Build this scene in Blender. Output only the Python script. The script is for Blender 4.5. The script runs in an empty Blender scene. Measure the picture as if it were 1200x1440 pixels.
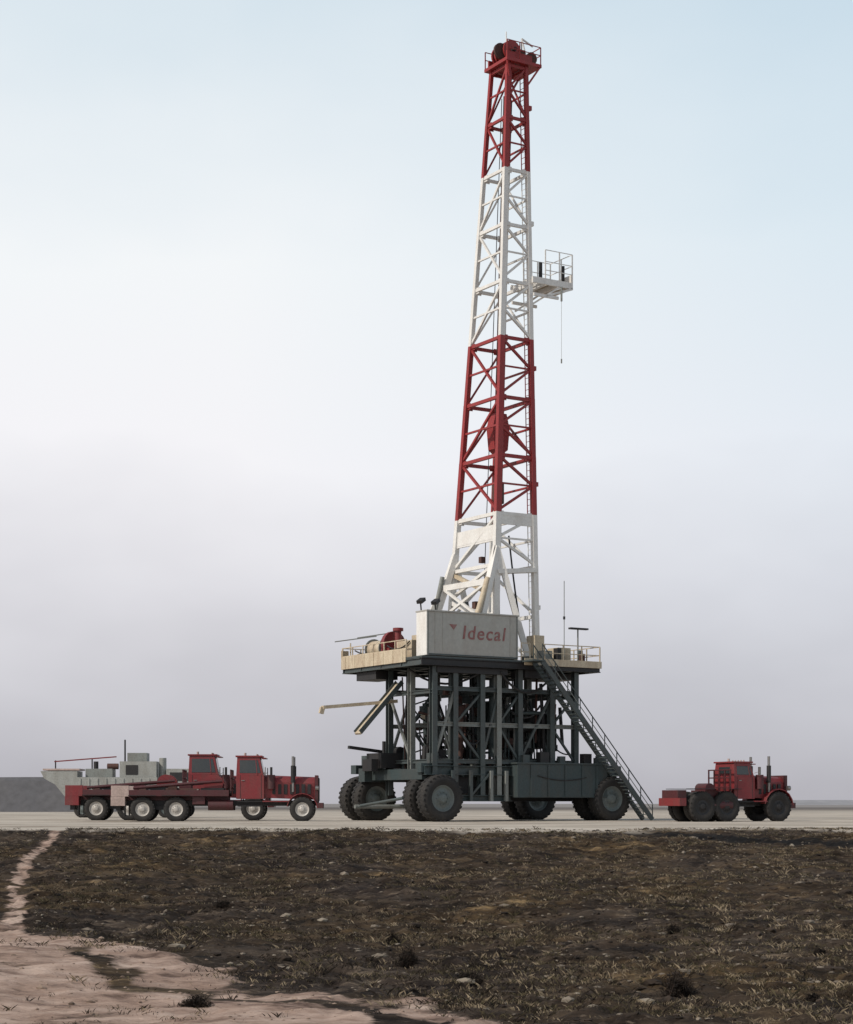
import bpy, math, random
from mathutils import Vector, Matrix, noise
import numpy as np
random.seed(7); np.random.seed(7)
scn=bpy.context.scene
scn.view_settings.view_transform='Standard'; scn.view_settings.look='None'; scn.view_settings.exposure=0
col=scn.collection

# ------------------------------------------------------------ materials
def paint(name,c,rough=0.6,metal=0.0,dirt=(0.16,0.12,0.085),amt=0.35,scale=1.3,bump=0.15,var=0.25):
    m=bpy.data.materials.new(name); m.use_nodes=True
    nt=m.node_tree; N=nt.nodes; Lk=nt.links
    b=N['Principled BSDF']; b.inputs['Roughness'].default_value=rough; b.inputs['Metallic'].default_value=metal
    tc=N.new('ShaderNodeTexCoord')
    n1=N.new('ShaderNodeTexNoise'); n1.inputs['Scale'].default_value=scale; n1.inputs['Detail'].default_value=8; n1.inputs['Roughness'].default_value=.7
    n2=N.new('ShaderNodeTexNoise'); n2.inputs['Scale'].default_value=scale*7; n2.inputs['Detail'].default_value=5
    mp=N.new('ShaderNodeMapping'); mp.inputs['Scale'].default_value=(1,1,.35)
    Lk.new(tc.outputs['Object'],mp.inputs['Vector']); Lk.new(mp.outputs[0],n1.inputs['Vector']); Lk.new(tc.outputs['Object'],n2.inputs['Vector'])
    r=N.new('ShaderNodeValToRGB'); r.color_ramp.elements[0].position=.42; r.color_ramp.elements[1].position=.75
    r.color_ramp.elements[1].color=(amt,amt,amt,1); r.color_ramp.elements[0].color=(amt*.12,)*3+(1,)
    Lk.new(n1.outputs[0],r.inputs[0])
    mx=N.new('ShaderNodeMixRGB'); mx.inputs[1].default_value=(*c,1); mx.inputs[2].default_value=(*dirt,1)
    Lk.new(r.outputs[0],mx.inputs[0])
    r2=N.new('ShaderNodeValToRGB'); r2.color_ramp.elements[0].position=.3; r2.color_ramp.elements[1].position=.7
    r2.color_ramp.elements[0].color=(1-var,)*3+(1,); r2.color_ramp.elements[1].color=(1,1,1,1)
    Lk.new(n2.outputs[0],r2.inputs[0])
    m2=N.new('ShaderNodeMixRGB'); m2.blend_type='MULTIPLY'; m2.inputs[0].default_value=1
    Lk.new(mx.outputs[0],m2.inputs[1]); Lk.new(r2.outputs[0],m2.inputs[2]); Lk.new(m2.outputs[0],b.inputs['Base Color'])
    if bump:
        bp=N.new('ShaderNodeBump'); bp.inputs['Strength'].default_value=bump; bp.inputs['Distance'].default_value=.03
        Lk.new(n2.outputs[0],bp.inputs['Height']); Lk.new(bp.outputs[0],b.inputs['Normal'])
    return m
M={}
M['red']=paint('mast_red_paint',(.34,.026,.028),.55,amt=.45,dirt=(.15,.05,.04))
M['white']=paint('mast_white_paint',(.82,.81,.78),.5,amt=.4,dirt=(.48,.41,.34),var=.15)
M['cream']=paint('cream_paint',(.66,.57,.42),.6,amt=.7,dirt=(.27,.16,.09),scale=1.8)
M['house']=paint('house_panel_paint',(.42,.42,.39),.55,amt=.5,dirt=(.28,.23,.19),var=.12,scale=.7)
M['teal']=paint('teal_grey_paint',(.038,.062,.066),.55,amt=.6,dirt=(.075,.06,.048))
M['steel']=paint('substructure_grey',(.065,.088,.09),.55,amt=.6,dirt=(.07,.048,.038))
M['steell']=paint('substructure_pale',(.25,.27,.255),.55,amt=.6,dirt=(.13,.10,.08))
M['dark']=paint('dark_steel',(.016,.016,.018),.6,amt=.4,dirt=(.05,.038,.032))
M['rust']=paint('rusty_steel',(.10,.045,.035),.8,amt=.5,dirt=(.04,.025,.02))
M['tyre']=paint('tyre_rubber',(.018,.018,.019),.85,amt=.55,dirt=(.075,.062,.05),bump=.3)
M['hub']=paint('wheel_hub_grey',(.15,.18,.175),.5,amt=.5,dirt=(.09,.075,.06))
M['hubw']=paint('wheel_hub_pale',(.55,.52,.48),.5,amt=.5,dirt=(.22,.18,.14))
M['tred']=paint('truck_red',(.235,.020,.026),.5,amt=.6,dirt=(.12,.07,.06),scale=2)
M['dred']=paint('truck_dark_red',(.085,.013,.018),.55,amt=.6,dirt=(.06,.045,.04))
M['pink']=paint('faded_tail_paint',(.55,.42,.38),.6,amt=.5)
M['tgrey']=paint('trailer_grey',(.38,.39,.37),.6,amt=.6,dirt=(.18,.16,.13))
M['chrome']=paint('exhaust_metal',(.35,.34,.33),.4,metal=.8,amt=.4)
M['text']=paint('red_lettering',(.28,.075,.075),.6,amt=.9,dirt=(.36,.27,.24),scale=3)
g=paint('cab_glass',(.03,.04,.045),.08,amt=.25,dirt=(.12,.10,.08),bump=0); M['glass']=g
MK=list(M.keys())

# ------------------------------------------------------------ mesh builder
class B:
    def __init__(s): s.v=[]; s.f=[]; s.m=[]; s.s=[]
    def add(s,vs,fs,mat,smooth=False):
        o=len(s.v); s.v+= [tuple(v) for v in vs]
        for f in fs:
            s.f.append(tuple(i+o for i in f)); s.m.append(mat); s.s.append(smooth)
    def box(s,x0,x1,y0,y1,z0,z1,mat):
        vs=[(x,y,z) for z in (z0,z1) for y in (y0,y1) for x in (x0,x1)]
        s.add(vs,[(0,2,3,1),(4,5,7,6),(0,1,5,4),(2,6,7,3),(0,4,6,2),(1,3,7,5)],mat)
    def beam(s,p,q,w,h,mat,up=(0,0,1)):
        p=Vector(p);q=Vector(q);d=(q-p).normalized(); u=Vector(up)
        if abs(d.dot(u))>.97: u=Vector((0,1,0))
        a=d.cross(u).normalized(); b=a.cross(d).normalized()
        vs=[]
        for c in (p,q):
            for sx,sy in ((-1,-1),(1,-1),(1,1),(-1,1)): vs.append(c+a*sx*w/2+b*sy*h/2)
        s.add(vs,[(0,1,2,3),(7,6,5,4),(0,4,5,1),(1,5,6,2),(2,6,7,3),(3,7,4,0)],mat)
    def hbeam(s,p,q,w,h,mat,up=(0,0,1),t=.05):
        p=Vector(p);q=Vector(q);d=(q-p).normalized(); u=Vector(up)
        if abs(d.dot(u))>.97: u=Vector((0,1,0))
        a=d.cross(u).normalized(); b=a.cross(d).normalized()
        s.beam(p,q,t,h-2*t,mat,up)
        for k in (-1,1):
            o=b*k*(h/2-t/2); s.beam(p+o,q+o,w,t,mat,up)
    def cyl(s,p,q,r,mat,n=12,r2=None,cap=True):
        p=Vector(p);q=Vector(q);d=(q-p).normalized(); r2=r if r2 is None else r2
        u=Vector((0,0,1)) if abs(d.z)<.9 else Vector((1,0,0))
        a=d.cross(u).normalized(); b=a.cross(d).normalized()
        vs=[]
        for c,rr in ((p,r),(q,r2)):
            for i in range(n):
                t=2*math.pi*i/n; vs.append(c+a*math.cos(t)*rr+b*math.sin(t)*rr)
        s.add(vs,[(i,(i+1)%n,n+(i+1)%n,n+i) for i in range(n)],mat,True)
        if cap: s.add(vs[:n],[tuple(range(n))[::-1]],mat); s.add(vs[n:],[tuple(range(n))],mat)
    def hose(s,p,q,sag,r,mat,n=10):
        p=Vector(p);q=Vector(q); pts=[p.lerp(q,i/n)-Vector((0,0,sag*4*(i/n)*(1-i/n))) for i in range(n+1)]
        for a,c in zip(pts,pts[1:]): s.cyl(a,c,r,mat,6,cap=False)
    def lathe(s,c,prof,mats,n=36):
        c=Vector(c); vs=[]
        for (y,r) in prof:
            for i in range(n):
                t=2*math.pi*i/n; vs.append(c+Vector((math.cos(t)*r,y,math.sin(t)*r)))
        base=len(s.v); s.add(vs,[],mats[0])
        for k in range(len(prof)-1):
            for i in range(n):
                s.f.append(tuple(j+base for j in (k*n+i,k*n+(i+1)%n,(k+1)*n+(i+1)%n,(k+1)*n+i))); s.m.append(mats[k]); s.s.append(True)
    def prism(s,pts,y0,y1,mat):
        n=len(pts); vs=[(x,y0,z) for x,z in pts]+[(x,y1,z) for x,z in pts]
        s.add(vs,[tuple(range(n)),tuple(range(2*n-1,n-1,-1))]+[(i,n+i,n+(i+1)%n,(i+1)%n) for i in range(n)],mat)
    def obj(s,name,parent=None,bevel=0):
        me=bpy.data.meshes.new(name); me.from_pydata(s.v,[],s.f)
        used=sorted(set(s.m),key=MK.index); 
        for k in used: me.materials.append(M[k])
        idx={k:i for i,k in enumerate(used)}
        me.polygons.foreach_set('material_index',[idx[k] for k in s.m])
        me.polygons.foreach_set('use_smooth',s.s)
        me.update()
        import bmesh
        bm=bmesh.new(); bm.from_mesh(me); bmesh.ops.recalc_face_normals(bm,faces=bm.faces); bm.to_mesh(me); bm.free()
        o=bpy.data.objects.new(name,me); col.objects.link(o)
        if parent: o.parent=parent
        if bevel:
            md=o.modifiers.new('bev','BEVEL'); md.width=bevel; md.segments=2; md.limit_method='ANGLE'; md.angle_limit=math.radians(50)
        return o
def empty(name,loc,rz=0):
    e=bpy.data.objects.new(name,None); col.objects.link(e); e.location=loc; e.rotation_euler=(0,0,rz); e.empty_display_size=.5; return e

def wheel(b,c,R,W,hub,side=-1,lugs=28,n=36):
    s=side; w=W/2
    prof=[(-w*.8,R*.55),(-w,R*.66),(-w*1.02,R*.82),(-w*.86,R*.955),(-w*.6,R),(w*.6,R),(w*.86,R*.955),(w*1.02,R*.82),(w,R*.66),(w*.8,R*.56),
          (w*.8,R*.54),(w*.55,R*.50),(w*.5,R*.40),(w*.62,R*.34),(w*.62,R*.22),(w*.85,R*.19),(w*.9,R*.12),(w*.9,.001)]
    prof=[(p[0]*s,p[1]) for p in prof]
    mats=['tyre']*9+[hub]*8
    b.lathe(c,prof,mats,n)
    b.lathe(c,[(-w*.8*s,R*.55),(-w*.3*s,R*.5),(-w*.3*s,.001)],['dark','dark'],n)
    c=Vector(c)
    for i in range(lugs):
        for k in (-1,1):
            t=2*math.pi*(i+(0.5 if k>0 else 0))/lugs
            rad=Vector((math.cos(t),0,math.sin(t)))
            p=c+rad*(R*.985)+Vector((0,k*w*.12,0)); t2=t+.07
            rad2=Vector((math.cos(t2),0,math.sin(t2)))
            q=c+rad2*(R*.95)+Vector((0,k*w*.93,0))
            b.beam(p,q,R*.09,R*.08,'tyre',up=rad)
    for i in range(10):
        t=2*math.pi*i/10
        p=c+Vector((math.cos(t)*R*.28,s*w*.6,math.sin(t)*R*.28)); b.cyl(p,p+Vector((0,s*.05*R,0)),R*.028,hub,6)

# ------------------------------------------------------------ DRILLING RIG
TH=math.radians(32)
rig=empty('drilling_rig',(0,118,0),TH)
DZ=10.6
def leg(k,z):
    t=(z-21.2)/30.8
    u=8.2+1.2*t; v=4+.5*t; du=3-1.5*t; dv=4.9-2.9*t
    return Vector({'N':(u,v,z),'R':(u+du,v,z),'L':(u,v+dv,z),'F':(u+du,v+dv,z)}[k])
b=B()
nodes=[10.6,14.1,17.5,21.0,25.0,29.0,33.1,37.0,40.9,44.7,48.3,52.0]
def pc(i): return 'white' if i<3 else 'red' if i<6 else 'white' if i<9 else 'red'
for i in range(len(nodes)-1):
    z0,z1=nodes[i],nodes[i+1]; c=pc(i); w=.38-.013*i; bw=.18-.005*i
    for k in 'NRLF': b.beam(leg(k,z0),leg(k,z1),w*(1.2 if k=='N' else 1),w,c)
    faces=[('N','R'),('N','L'),('L','F'),('R','F')]
    for j,(a,d) in enumerate(faces):
        zz=z1 if i<10 else z1-.1
        if not(j==0 and i<2): b.beam(leg(a,zz-.08),leg(d,zz-.08),bw*1.15,bw*1.4,pc(i))
        zm=(z0+z1)/2
        if i<2: 
            if j in (2,3): b.beam(leg(a,z0),leg(d,z1),bw,bw,c)
            continue
        if j==0:
            if i%2: b.beam(leg(a,z0+.1),leg(d,zm),bw,bw,c); b.beam(leg(d,zm),leg(a,z1-.15),bw,bw,c)
            else: b.beam(leg(d,z0+.1),leg(a,zm),bw,bw,c); b.beam(leg(a,zm),leg(d,z1-.15),bw,bw,c)
            b.beam(leg(a,zm),leg(d,zm),bw*.7,bw*.7,c)
        elif j==1:
            if i%2: b.beam(leg(a,z0+.1),leg(d,z1-.15),bw,bw,c)
            else: b.beam(leg(d,z0+.1),leg(a,z1-.15),bw,bw,c)
            b.beam(leg(a,zm),leg(d,zm),bw*.8,bw*.8,c)
        elif j==2:
            b.beam(leg(a,z0),leg(d,z1-.15),bw*.8,bw*.8,c)
        else:
            if i%2==0: b.beam(leg(a,z0),leg(d,z1-.15),bw*.8,bw*.8,c)
            b.beam(leg(a,zm),leg(d,zm),bw*.8,bw*.8,c)
        for kk,oo in ((a,d),(d,a)):
            p=leg(kk,z1-.1); q=leg(oo,z1-.1); dr=(q-p).normalized()
            b.beam(p+dr*.1,p+dr*.5,.05,.42,c)
for i in range(len(nodes)-1):
    z0,z1=nodes[i],nodes[i+1]; c=pc(i)
    for o in (.45,.9):
        b.beam(leg('R',z0)+Vector((.12,o,0)),leg('R',z1)+Vector((.12,o,0)),.05,.05,c)
    z=z0
    while z<z1:
        p=leg('R',z)+Vector((.12,.45,0)); b.beam(p,p+Vector((0,.45,0)),.03,.03,c); z+=.4
    b.cyl(leg('N',z0)+Vector((.42,.3,0)),leg('N',z1)+Vector((.42,.3,0)),.12,c,8)
    b.cyl(leg('N',z0)+Vector((.8,.9,0)),leg('N',z1)+Vector((.65,.7,0)),.07,'rust' if i<6 else 'dark',8)
for z in (14.5,23,31,41,49):
    p=leg('R',z); b.box(p.x+.12,p.x+.36,p.y-.12,p.y+.12,z,z+.3,pc(sum(z>=q for q in nodes)-1))
b.obj('mast',rig)
b=B()
aN=leg('N',18.6);aL=leg('L',18.6)
b.beam(aN,(5.6,3.2,DZ),.38,.44,'white'); b.beam(aL,(5.3,9.4,DZ),.38,.44,'white')
b.beam(aN,(10.2,3.0,DZ),.34,.38,'white'); b.beam(leg('L',18.2),(10.4,9.2,DZ),.3,.32,'white')
b.beam(leg('L',18.4),(6.3,9.6,14.4),.24,.3,'white'); b.beam((6.3,9.6,14.4),(5.0,9.7,DZ),.22,.26,'steell')
b.beam((6.6,3.5,13.6),(6.4,9.35,13.6),.2,.26,'white'); b.beam((7.3,3.8,16.2),(7.1,9.2,16.2),.24,.4,'white')
b.beam((6.6,3.5,13.6),(7.1,9.2,16.2),.17,.17,'white'); b.beam((5.7,3.3,11),(6.4,9.35,13.6),.17,.17,'white'); b.beam((6.4,9.35,13.6),(7.3,3.8,16.2),.17,.17,'white')
b.beam(leg('N',16.9),leg('R',17.2),.7,.3,'white')
b.beam(leg('N',19.6),leg('L',19.6),.14,1.1,'white'); b.beam(leg('N',20.6),leg('R',20.6),.14,.8,'white')
b.beam(leg('N',13.5),leg('L',15.3),.5,.3,'white'); b.beam(leg('N',15.2),leg('L',17.2),.3,.25,'cream'); b.beam(leg('N',17.5),leg('L',15.6),.2,.2,'white')
b.cyl((5.6,9.4,10.6),(7.0,9.1,17.0),.16,'steell',10); b.cyl((4.8,3.0,10.6),(7.2,3.7,16.4),.2,'cream',10)
for p in ((5.6,3.2,DZ),(5.3,9.4,DZ),(10.2,3.0,DZ)): b.box(p[0]-.45,p[0]+.45,p[1]-.35,p[1]+.35,DZ,DZ+.55,'steel')
for k in range(9):
    a=random.Random(k+40); z=a.uniform(12,18.5); p=leg('N',z).lerp(leg('L',z),a.uniform(.15,.8)); s=a.uniform(.2,.45)
    b.box(p.x+.2,p.x+.2+s,p.y,p.y+s,z,z+s*1.2,a.choice(('dark','rust','steel','cream')))
b.hose((8.3,3.9,20),(5,3.5,12.5),1.4,.07,'dark'); b.hose((9.4,4.4,19.5),(9.9,3.2,12),.9,.06,'dark')
b.obj('a_frame',rig)
b=B()
cc=(leg('N',50)+leg('F',50))/2; cb=(leg('N',27)+leg('F',27))/2
for k in range(-4,5):
    o=Vector((.11*k,.04*k,0)); b.cyl(cc+o,cb+o*.8,.04,'rust',5)
n0=len(b.v)
b.prism([(-.55,-1.3),(-.7,.2),(-.45,1.2),(.45,1.2),(.7,.2),(.55,-1.3),(0,-1.7)],-.4,.4,'red')
for i in range(n0,len(b.v)):
    x,y,z=b.v[i]; b.v[i]=(x+cb.x,y+cb.y,z+cb.z)
b.cyl(cb+Vector((0,0,-1.6)),cb+Vector((0,0,-2.4)),.28,'rust',10)
b.cyl(cb+Vector((0,0,-2.4)),cb+Vector((0,0,-3.6)),.16,'dark',10); b.cyl(cb+Vector((0,0,-3.6)),cb+Vector((0,0,-5.0)),.42,'rust',12)
b.cyl(cb+Vector((0,0,-5)),cb+Vector((0,0,-14)),.13,'dark',8)
cd=Vector((cb.x-.8,cb.y+.9,11)); b.cyl(cc+Vector((-.3,.3,0)),cd,.03,'dark',5)
b.obj('travelling_block',rig)
b=B()
n=leg('N',52); f=leg('F',52)
x0,x1,y0,y1=n.x-.1,f.x+.1,n.y-.1,f.y+.1
b.box(x0-.25,x1+.95,y0-.3,y1+.3,52.0,52.22,'red')
b.beam((x0-.1,y0,52.5),(x1+.3,y0,52.5),.14,.5,'red'); b.beam((x0-.1,y1,52.5),(x1+.3,y1,52.5),.14,.5,'red')
for k in range(5):
    yy=y0+.35+k*.36; b.cyl((x0+.65,yy,53.0),(x0+.65,yy+.14,53.0),.72,'red',20)
b.cyl((x0+.65,y0,53.0),(x0+.65,y1,53.0),.14,'dark',10)
b.cyl((x0-.1,y0+.6,52.9),(x0-.1,y0+.78,52.9),.55,'rust',18)
b.cyl((x1+.5,y0+.2,52.75),(x1+.5,y0+.4,52.75),.42,'rust',16)
b.box(x0+1.2,x0+1.7,y0+.3,y1-.3,52.3,53.2,'rust')
b.beam((x1+.9,y0-.2,52.1),(x1-.1,y0,50.6),.12,.12,'red'); b.beam((x1+.9,y1+.2,52.1),(x1-.1,y1,50.6),.12,.12,'red')
b.beam((x0-.2,y0-.2,52.1),(x0+.1,y0,51.0),.12,.12,'red')
for (px,py) in ((x0-.2,y0-.25),(x1+.9,y0-.25),(x1+.9,y1+.25),(x0-.2,y1+.25),((x0+x1)/2,y0-.25),(x1+.9,(y0+y1)/2)):
    b.beam((px,py,52.2),(px,py,53.4),.06,.06,'red')
for z in (52.85,53.4):
    b.beam((x1+.9,y0-.25,z),(x1+.9,y1+.25,z),.05,.05,'red'); b.beam((x0-.2,y0-.25,z),(x1+.9,y0-.25,z),.05,.05,'red'); b.beam((x0-.2,y1+.25,z),(x1+.9,y1+.25,z),.05,.05,'red')
b.beam((x1+.1,y0+.2,52.3),(x1-.1,y0+.6,54.1),.09,.09,'white'); b.beam((x1+.8,y1-.2,52.3),(x1-.1,y0+.6,54.1),.09,.09,'white')
b.beam((x1-.1,y0+.6,54.1),(x1+.9,y0+.7,53.8),.09,.09,'white'); b.cyl((x0+.3,y0+.6,53.6),(x0+.3,y0+.6,54.3),.04,'white',6)
b.obj('crown_block',rig)
b=B()
z=37.2; r=leg('R',z); u0=r.x+.15; v0=r.y-.4; u1=u0+3.2; v1=v0+2.6
for vv in (v0,v1): b.beam((u0-.2,vv,z),(u1,vv,z),.14,.42,'white')
for uu in (u0,u0+1.1,u0+2.1,u1): b.beam((uu,v0,z-.02),(uu,v1,z-.02),.12,.34,'white')
b.box(u0+1.6,u1,v0+.1,v1-.1,z+.2,z+.26,'cream')
for k in range(7): b.beam((u0+.1+k*.22,v0+.3,z+.24),(u0+.1+k*.22,v1-.3,z+.24),.06,.08,'white')
for uu,vv in ((u0+.9,v0),(u1,v0),(u1,v1),(u0+.9,v1),(u0+2.1,v0),(u0+2.1,v1),(u1,(v0+v1)/2)):
    b.beam((uu,vv,z),(uu,vv,z+2.2),.07,.07,'white')
for zz in (.8,1.4,2.2):
    b.beam((u0+.9,v0,z+zz),(u1,v0,z+zz),.045,.045,'white'); b.beam((u0+.9,v1,z+zz),(u1,v1,z+zz),.045,.045,'white'); b.beam((u1,v0,z+zz),(u1,v1,z+zz),.045,.045,'white')
b.box(u1-.03,u1+.03,v0+.1,v1-.1,z+.25,z+.8,'white')
b.beam((u0+2.2,v0,z-.15),(u0-.1,v0+.4,z-1.7),.12,.12,'white'); b.beam((u0+2.2,v1,z-.15),(u0-.1,v1-.4,z-1.7),.12,.12,'white')
b.beam((u1,v0,z-.2),(u0+.9,v0,z-1.0),.14,.14,'white'); b.beam((u0-.1,v0,z-1.0),(u0+2.0,v0,z-1.0),.14,.2,'white'); b.beam((u0-.1,v1,z-1.0),(u0+2.0,v1,z-1.0),.14,.2,'white')
b.cyl((u0+1.2,v0+1,z+.3),(u0+1.2,v0+1,z+1.6),.13,'dark',8); b.cyl((u1-.35,v0+.6,z+.3),(u1-.35,v0+.6,z+1.5),.11,'dark',8)
b.cyl((u1-1.0,v0-.1,z-.2),(u1-1.0,v0-.1,32),.013,'tgrey',5); b.cyl((u1-1.0,v0-.1,z-.2),(u1-1.0,v0-.1,z-1.2),.07,'steell',6)
b.cyl((u1-1.0,v0-.1,31.7),(u1-1.0,v0-.1,32),.05,'steell',6)
b.obj('monkeyboard',rig)
b=B()
U0,U1,V0,V1=-.35,13.9,0,10.3
b.box(U0,U1,V0,V1,DZ-.12,DZ,'steel')
for v in (V0+.08,2.6,5.2,7.8,V1-.08): b.hbeam((U0,v,DZ-.36),(U1,v,DZ-.36),.26,.46,'dark' if v<1 else 'steel')
for u in (U0+.09,2.2,4.6,7,9.3,11.7,U1-.09): b.hbeam((u,V0+.2,DZ-.36),(u,V1-.2,DZ-.36),.26,.44,'steel')
b.box(U0-.07,U0-.003,V0+1.9,V1,DZ-.3,DZ+.55,'cream')
b.box(U0-.07,U0+.5,V1+.003,V1+.07,DZ-.3,DZ+1.0,'cream')
b.box(7.6,U1,V0-.07,V0-.003,DZ-.3,DZ+.16,'cream')
b.box(U1+.003,U1+.07,V0-.07,V1,DZ-.3,DZ+.16,'cream')
for k in range(7): b.box(U0-.1,U0-.072,2.2+k*1.25,2.3+k*1.25,DZ-.3,DZ+.55,'cream')
def rail(p,q,mat='cream',h=1.15,n=None):
    p=Vector(p);q=Vector(q); L=(q-p).length; n=n or max(1,int(L/1.3))
    for i in range(n+1):
        a=p.lerp(q,i/n); b.beam(a,a+Vector((0,0,h)),.07,.07,mat)
    for z in (h*.5,h): b.beam(p+Vector((0,0,z)),q+Vector((0,0,z)),.06,.06,mat)
rail((U0,V0+1.9,DZ),(U0,V1,DZ)); rail((U0,V1-.05,DZ),(U1,V1-.05,DZ)); rail((U1-.05,V0,DZ),(U1-.05,V1,DZ)); rail((9.3,V0+.05,DZ),(U1,V0+.05,DZ)); rail((7.4,V0+.05,DZ),(8.1,V0+.05,DZ))
b.box(11.2,12.3,1.2,2.4,DZ,DZ+1.1,'cream'); b.box(12.8,13.6,3.4,5.2,DZ,DZ+.9,'cream'); b.box(9.6,10.4,.7,1.4,DZ,DZ+.8,'steell')
b.cyl((12.9,.8,DZ),(12.9,.8,DZ+.7),.25,'rust',12); b.cyl((13.3,1.5,DZ),(13.3,1.5,DZ+1.0),.2,'steel',12); b.box(10.7,11.0,.5,1.0,DZ,DZ+1.0,'dark')
b.cyl((12.6,.8,DZ),(12.6,.8,DZ+2.4),.05,'steell'); b.beam((11.9,.8,DZ+2.4),(13.4,.8,DZ+2.4),.3,.12,'dark')
b.cyl((11.6,1.0,DZ),(11.6,1.0,DZ+5.6),.03,'steell',6); b.cyl((11.6,1.0,DZ+3),(11.6,1.0,DZ+3.2),.08,'dark',6)
b.cyl((8.7,3.2,DZ),(8.7,3.2,DZ+3.2),.5,'cream',14); b.box(10.3,11.1,2.6,3.6,DZ,DZ+2.0,'cream')
b.box(.5,3.2,6.4,9.2,DZ,DZ+.5,'cream')
b.cyl((1.2,6.8,DZ+1.0),(1.2,8.6,DZ+1.0),.6,'cream',20); b.cyl((1.0,5.6,DZ+1.2),(1.0,6.0,DZ+1.2),.85,'tred',20)
for y in (6.75,8.6): b.cyl((1.2,y,DZ+1.0),(1.2,y+.08,DZ+1.0),.75,'steell',20)
b.box(.4,1.5,5.3,6.4,DZ,DZ+.9,'tred'); b.cyl((.9,5.0,DZ+.9),(.9,5.0,DZ+2.0),.22,'tred',12); b.cyl((.9,5.0,DZ+2.0),(.9,5.0,DZ+2.2),.35,'tred',12)
b.beam((.6,4.6,DZ+.3),(1.6,6.0,DZ+1.9),.2,.2,'tred')
b.box(.3,1.3,2.3,4.2,DZ,DZ+1.2,'cream'); b.box(2.2,4,3,5.4,DZ,DZ+1.8,'cream'); b.box(.6,2,9.2,10.0,DZ,DZ+.8,'cream')
b.hose((.3,9.7,DZ+1),(1.0,6.9,DZ+1.2),.4,.05,'dark'); b.hose((.2,5.2,DZ+1),(.2,2.4,DZ+1.1),.35,.05,'dark')
b.cyl((2.4,8,DZ),(2.4,8,DZ+1.8),.12,'steell',8); b.cyl((0,9.8,DZ),(0,9.8,DZ+1.5),.05,'cream',6); b.beam((-.9,10.4,DZ+1.6),(1.6,9.0,DZ+2.0),.07,.07,'steell'); b.beam((-.5,8.0,DZ+1.7),(1.2,6.9,DZ+2.0),.07,.07,'steell')
b.box(-.1,1.6,6.2,8.8,DZ-1.15,DZ-.6,'dark'); b.box(7.9,10.6,.3,2.0,DZ-1.1,DZ-.6,'dark'); b.box(11.6,13.4,2.0,5.0,DZ-1.0,DZ-.6,'dark')
b.box(1.0,6.5,.3,1.0,DZ-1.0,DZ-.6,'dark'); b.hose((.2,2.5,DZ-.7),(4.5,.4,DZ-.8),.9,.08,'dark'); b.hose((5.9,.3,DZ-.8),(10,.3,DZ-1),1.2,.08,'dark')
b.obj('rig_floor',rig,.01)
b=B()
hx0,hx1,hy0,hy1,hz0,hz1=.1,7.1,.05,1.3,DZ+.05,DZ+2.85
b.box(hx0,hx1,hy0,hy1,hz0,hz1,'house')
b.box(hx0-.08,hx1+.08,hy0-.08,hy1+.08,hz1+.002,hz1+.1,'house')
for i in range(1,12):
    x=hx0+(hx1-hx0)*i/12
    if not 1.7<x<6.3: b.beam((x,hy0-.012,hz0+.05),(x,hy0-.012,hz1-.05),.04,.03,'house')
for x in (hx0+.04,hx1-.04): b.box(x-.06,x+.06,hy0-.03,hy0-.002,hz0,hz1-.002,'steell')
b.box(hx0,hx1,hy0-.03,hy0-.003,hz0+.01,hz0+.12,'steel'); b.box(hx0-.06,hx0-.003,hy0,hy1,hz0+.01,hz1-.01,'white')  # left end in white: its sunlit brightness is put into the colour
for x in (0.1,1.2):
    b.cyl((x,.8,hz1+.1),(x-.05,.8,hz1+.6),.05,'dark',6); b.beam((x-.25,.65,hz1+.6),(x+.2,.9,hz1+.85),.4,.22,'dark')
b.obj('doghouse',rig,.008)
cu=bpy.data.curves.new('lettering','FONT'); cu.body='Idecal'; cu.size=1.25; cu.shear=.15; cu.extrude=.01; cu.space_character=1.16; cu.offset=.01
to=bpy.data.objects.new('tmp',cu); col.objects.link(to); bpy.context.view_layer.update()
me=bpy.data.meshes.new_from_object(to.evaluated_get(bpy.context.evaluated_depsgraph_get())); bpy.data.objects.remove(to)
lo=bpy.data.objects.new('doghouse_lettering',me); col.objects.link(lo); me.materials.clear(); me.materials.append(M['text']); lo.parent=rig
lo.rotation_euler=(math.pi/2,0,0); lo.location=(2.7,hy0-.02,hz0+1.15)
b=B(); b.prism([(1.75,hz0+2.05),(2.35,hz0+2.05),(2.1,hz0+1.7)],hy0-.02,hy0-.008,'text'); b.obj('doghouse_mark',rig)
b=B()
cols=[.9,2.5,4.6,5.9,7.6,10.2,12.2]; rows=[.6,3.3,6.1]
for j,v in enumerate(rows):
    for i,u in enumerate(cols):
        m='steell' if (i*2+j)%5==1 else 'steel'
        b.hbeam((u,v,1.7 if i<5 else 3.0),(u,v,DZ-.6),.36,.42,m,up=(0,1,0))
    for z in (3.9,6.3,8.6):
        b.hbeam((cols[0],v,z),(cols[-1],v,z),.22,.28,'steel' if z!=6.3 else 'steell')
    for i in range(len(cols)-1):
        a,c=cols[i],cols[i+1]
        if (i+j)%2==0: b.beam((a,v,3.9),(c,v,8.4),.16,.16,'steell' if i%3==0 else 'steel')
        else: b.beam((c,v,3.9),(a,v,6.3),.14,.14,'steel'); b.beam((a,v,6.3),(c,v,8.4),.14,.14,'steel')
for i,u in enumerate(cols):
    for z in (3.9,8.4): b.hbeam((u,rows[0],z),(u,rows[-1],z),.2,.25,'steel')
    for j in range(2):
        if (i+j)%2: b.beam((u,rows[j],3.9),(u,rows[j+1],8.4),.15,.15,'steell' if i==0 else 'steel')
rnd=random.Random(3)
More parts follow.
